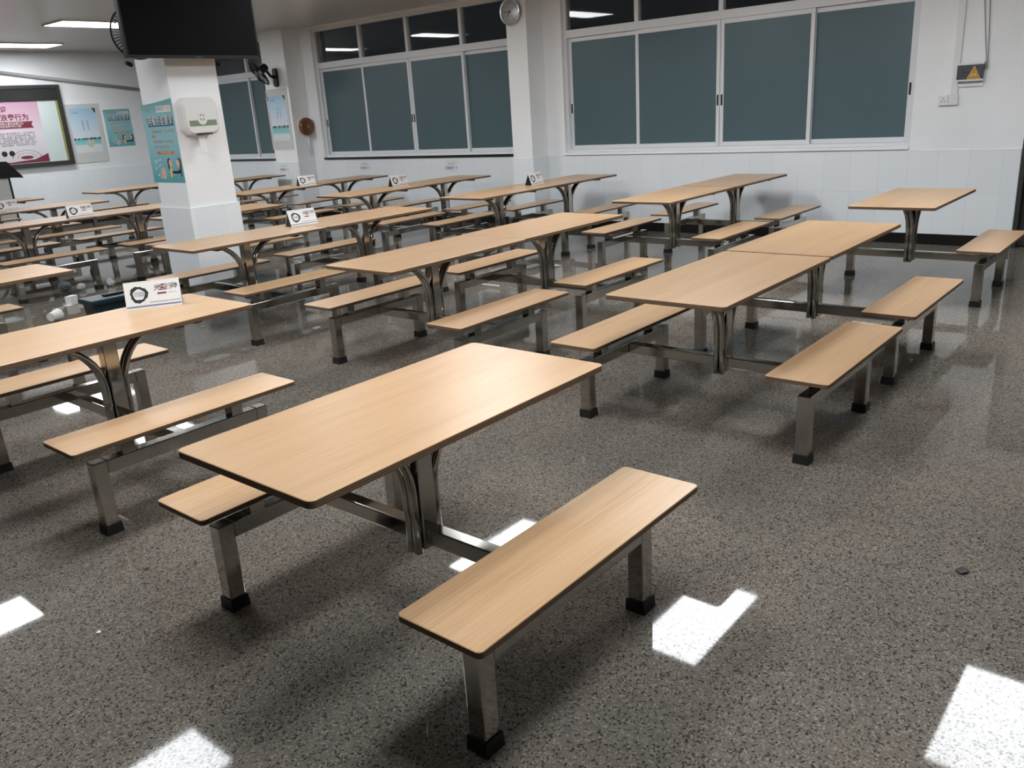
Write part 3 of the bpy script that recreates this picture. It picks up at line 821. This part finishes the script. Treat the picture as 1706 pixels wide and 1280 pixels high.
# ------------------------------------------------------------------ right hand wall: conduit, emergency sign, switches
bm = bmesh.new()
box(bm, XW - .022, XW - .0005, 2.155, 2.215, 1.482, ZC - .001, bev=.003)
tag(mk('cable_trunking', bm, M['white']), 'white vertical cable trunking running up the wall from the sockets', 'trunking')
bm = bmesh.new(); box(bm, XW - .018, XW - .0005, 1.94, 2.1551, 1.545, 1.575, bev=.003)
tag(mk('cable_trunking', bm, M['white']), 'short white horizontal trunking below the warning sign box', 'trunking')
t = thing('exit_sign', 'dark emergency sign box with amber warning triangle on the right wall', 'sign', (XW, 2.055, 1.68))
pl = Plane((0, 0, 0), (0, -1, 0), (0, 0, 1))
bm = bmesh.new(); pl.slab(bm, -.115, .115, -.08, .08, .0225, .05); mk('case', bm, M['dgrey'], t)
bm = bmesh.new(); pl.slab(bm, -.118, .118, .066, .083, .0226, .056); pl.slab(bm, -.118, .118, -.083, -.066, .0226, .056); mk('rail', bm, M['alu'], t)
bm = bmesh.new(); pl.slab(bm, -.112, .112, -.064, .064, .0501, .052); mk('smoked_panel', bm, mat('smoked_panel', (.085, .09, .095), .25), t)
bm = bmesh.new(); pl.slab(bm, -.065, -.058, -.030, .030, .0521, .0526); pl.slab(bm, -.0579, .0, -.006, .002, .0521, .0526); mk('bar_symbol', bm, M['ink'], t)
bm = bmesh.new(); pl.poly(bm, [(-.025, -.062), (.095, -.062), (.035, .056)], .0521, .0531)
st = mk('warning_triangle', bm, M['yellow'], t)
bm = bmesh.new(); pl.poly(bm, [(-.012, -.055), (.082, -.055), (.035, .038)], .0532, .0536); mk('triangle_border', bm, M['ink'], st)
bm = bmesh.new(); pl.poly(bm, [(-.004, -.050), (.074, -.050), (.035, .027)], .0537, .0541); mk('triangle_field', bm, M['yellow'], st)
pl.text('lettering', '!', .06, M['ink'], st, .035, -.016, .0545, bold=.0008)
pl.text('lettering', '当心触电', .013, M['ink'], st, .035, -.043, .0545)
for dy, lab in ((0, 'thin grey cable dropping to the sign box, left of two'), (-.045, 'thin grey cable dropping to the sign box, right of two')):
    bm = bmesh.new(); sweep(bm, [(XW - .012, 2.005 + dy * 1.3, ZC - .001), (XW - .012, 2.0 + dy, 2.30), (XW - .012, 1.935 + dy * .35, 1.80), (XW - .03, 1.93 + dy * .35, 1.70)], .0045, 6)
    tag(mk('sign_cable', bm, M['grey']), lab, 'cable')
t = thing('wall_socket', 'white wall socket, left of the two plates below the trunking', 'socket', (XW, 2.275, 1.43))
bm = bmesh.new(); box(bm, -.03, -.0005, -.043, .043, -.048, .048, bev=.004); mk('plate', bm, M['white'], t)
bm = bmesh.new()
for y, z in ((0, .016), (.014, -.012), (-.014, -.012)): box(bm, -.0312, -.0301, y - .003, y + .003, z - .006, z + .006)
mk('socket_hole', bm, M['dgrey'], t)
t = thing('wall_switch', 'white double wall switch, right of the two plates below the trunking', 'switch', (XW, 2.186, 1.43))
bm = bmesh.new(); box(bm, -.03, -.0005, -.043, .043, -.048, .048, bev=.004); mk('plate', bm, M['white'], t)
for y in (-.017, .017):
    bm = bmesh.new(); box(bm, -.035, -.0301, y - .015, y + .015, -.02, .02, bev=.002); mk('rocker', bm, M['white'], t)

# CCTV on the back wall
t = thing('security_camera', 'small dark security camera high on the back wall left of the pillar', 'camera', (8.66, YB, 2.90))
bm = bmesh.new(); cyl(bm, (0, -.0005, 0), (0, -.03, 0), .04, seg=20); cyl(bm, (0, -.03, 0), (0, -.09, -.01), .012, seg=12); mk('mount', bm, M['white'], t)
bm = bmesh.new(); cyl(bm, (0, -.09, -.01), (-.02, -.24, -.05), .04, seg=20); mk('body', bm, M['black'], t)

# ------------------------------------------------------------------ lectern
t = thing('lectern', 'grey lectern with a slanted black top at the left edge, before the back wall', 'lectern', (5.33, 15.82, 0))
bm = bmesh.new(); box(bm, -.34, .32, -.22, .22, .04, 1.02, bev=.008); mk('body', bm, M['acrylic'], t)
bm = bmesh.new(); box(bm, -.36, .34, -.24, .24, 0, .04, bev=.006); mk('plinth', bm, M['dgrey'], t)
bm = bmesh.new(); box(bm, .3205, .345, -.23, .23, .041, 1.02); mk('side_panel', bm, M['black'], t)
bm = bmesh.new()
prof = [(-.40, 1.046), (.40, 1.02), (.545, 1.005), (.535, 1.035), (.34, 1.285), (-.02, 1.30), (-.06, 1.275), (-.40, 1.07)]
A_ = [bm.verts.new((x, -.26, z)) for x, z in prof]; B_ = [bm.verts.new((x, .26, z)) for x, z in prof]
bm.faces.new(A_); bm.faces.new(B_[::-1])
for k in range(len(prof)): bm.faces.new((A_[k], B_[k], B_[(k + 1) % len(prof)], A_[(k + 1) % len(prof)]))
mk('desk_top', bm, M['black'], t)

# ------------------------------------------------------------------ bin and litter on the floor
t = thing('storage_bin', 'long dark green lidded plastic bin on the floor behind the nearest tent sign', 'bin', (3.26, 7.05, 0), -.03)
bm = bmesh.new(); vs = box(bm, -.33, .33, -.115, .115, 0, .29)
for v in vs:
    if v.co.z < .1: v.co.x *= .92; v.co.y *= .86
mk('body', bm, M['bin'], t)
bm = bmesh.new(); box(bm, -.36, .36, -.135, .135, .2905, .335, bev=.012); mk('lid', bm, M['bin'], t)
bm = bmesh.new(); box(bm, -.20, .06, -.03, .03, .3352, .352, bev=.006); mk('lid_handle', bm, M['black'], t)

def crumple(name, loc, r, label, m, sq=.6, cat='litter', seed=1, group=None):
    bm = bmesh.new(); bmesh.ops.create_icosphere(bm, subdivisions=3, radius=r)
    rd = random.Random(seed)
    ph = [Vector((rd.uniform(-1, 1), rd.uniform(-1, 1), rd.uniform(-1, 1))).normalized() for _ in range(9)]
    for v in bm.verts:
        n = v.co.normalized(); s = 1
        for p in ph: s -= .30 * max(0, n.dot(p) - .55)
        s += .10 * math.sin(9 * n.x + seed) * math.cos(7 * n.y)
        v.co = Vector((n.x * r * s * 1.2, n.y * r * s, n.z * r * s * sq))
    zmin = min(v.co.z for v in bm.verts)
    for v in bm.verts: v.co.z -= zmin
    o = mk(name, bm, m, None, loc); tag(o, label, cat, group); return o
crumple('crumpled_tissue', (4.20, 9.44, 0), .045, 'crumpled white tissue on the floor, right of a bench foot left of the pillar', M['tissue'], 1.1, seed=3)
crumple('crumpled_tissue', (3.93, 9.56, 0), .042, 'crumpled white tissue on the floor, left of a bench foot left of the pillar', M['tissue'], 1.0, seed=5)
crumple('crumpled_wrapper', (3.80, 9.66, 0), .07, 'dull grey green crumpled wrapper on the far floor left of the pillar', mat('wrapper', (.12, .15, .14), .4), .7, seed=8)
t = thing('paper_cup', 'white paper cup lying on the floor left of the dark green bin', 'cup', (3.05, 8.12, .058), .6)
bm = bmesh.new(); sweep(bm, [(-.06, 0, 0), (.06, 0, 0)], [.040, .056], 8, caps=False, up=Vector((0, 0, 1))); mk('wall', bm, M['paper'], t)
bm = bmesh.new(); cyl(bm, (-.061, 0, 0), (-.055, 0, 0), .040, seg=8); mk('base', bm, M['paper'], t)
t = thing('paper_carton', 'small white open carton on the floor near the dark green bin', 'carton', (3.50, 8.80, 0), .5)
bm = bmesh.new(); box(bm, -.05, .05, -.035, .035, 0, .09, bev=.003); mk('box', bm, M['paper'], t)
bm = bmesh.new(); box(bm, -.10, -.0505, -.035, .035, .002, .006); mk('flap', bm, M['paper'], t)
bm = bmesh.new(); box(bm, -.03, .03, -.02, .02, 0, .003)
o = mk('paper_tag', bm, M['paper'], None, (4.07, 5.58, 0), (0, 0, .4)); tag(o, 'tiny white paper tag on the floor between the middle benches', 'litter')
bm = bmesh.new(); box(bm, -.012, .012, -.012, .012, .0031, .0036); mk('printed_mark', bm, M['ink'], o)
crumple('crumb', (.925, 2.73, 0), .008, 'tiny pale crumb on the bare floor at the lower left', M['cream'], .6, seed=2)
crumple('dark_chip', (2.90, .49, 0), .022, 'small dark chip on the bare floor at the right', M['ink'], .25, seed=4)
bm = bmesh.new(); sweep(bm, [(-.03, 0, .003), (0, .006, .006), (.03, 0, .003)], [.001, .008, .001], 6, sy=.3); o = mk('dry_leaf', bm, M['yel2'], None, (3.62, 6.55, 0)); tag(o, 'tiny yellowish leaf on the floor below the table with the largest sign', 'litter')

def stain(x, y, r, label, seed):
    rd = random.Random(seed); bm = bmesh.new(); N = 22
    ring = [bm.verts.new((r * (1 + .5 * (rd.random() - .5)) * math.cos(2 * PI * k / N) * 1.4, r * (1 + .5 * (rd.random() - .5)) * math.sin(2 * PI * k / N), .0008)) for k in range(N)]
    bm.faces.new(ring)
    o = mk('floor_stain', bm, M['stain'], None, (x, y, 0)); tag(o, label, 'stain')
stain(1.245, 3.005, .010, 'small dark brown spill spot on the floor at the lower left', 3)

# ------------------------------------------------------------------ world, camera, view
w = bpy.data.worlds.new('night'); S.world = w; w.use_nodes = True
w.node_tree.nodes['Background'].inputs[0].default_value = (.004, .005, .006, 1)
w.node_tree.nodes['Background'].inputs[1].default_value = 1.

yaw, pit, rol = .70978543, .31860742, -.06386047
F_ = 1392.62
fw = Vector((math.cos(pit) * math.cos(yaw), math.cos(pit) * math.sin(yaw), -math.sin(pit)))
r0 = Vector((math.sin(yaw), -math.cos(yaw), 0)); u0 = r0.cross(fw)
rt = r0 * math.cos(rol) + u0 * math.sin(rol); up = -r0 * math.sin(rol) + u0 * math.cos(rol)
cd = bpy.data.cameras.new('camera'); cam = bpy.data.objects.new('camera', cd); COL.objects.link(cam)
cd.sensor_fit = 'HORIZONTAL'; cd.sensor_width = 36; cd.lens = F_ * 36 / 1706
cd.clip_start = .05
cam.matrix_world = Matrix(((rt.x, up.x, -fw.x, 0), (rt.y, up.y, -fw.y, 0), (rt.z, up.z, -fw.z, 1.62051), (0, 0, 0, 1)))
S.camera = cam
S.view_settings.view_transform = 'Standard'; S.view_settings.look = 'None'
S.view_settings.exposure = .58; S.view_settings.gamma = 1
S.view_settings.use_curve_mapping = False
S.cycles.max_bounces = 8; S.cycles.glossy_bounces = 4; S.cycles.transmission_bounces = 6
S.cycles.sample_clamp_indirect = 6
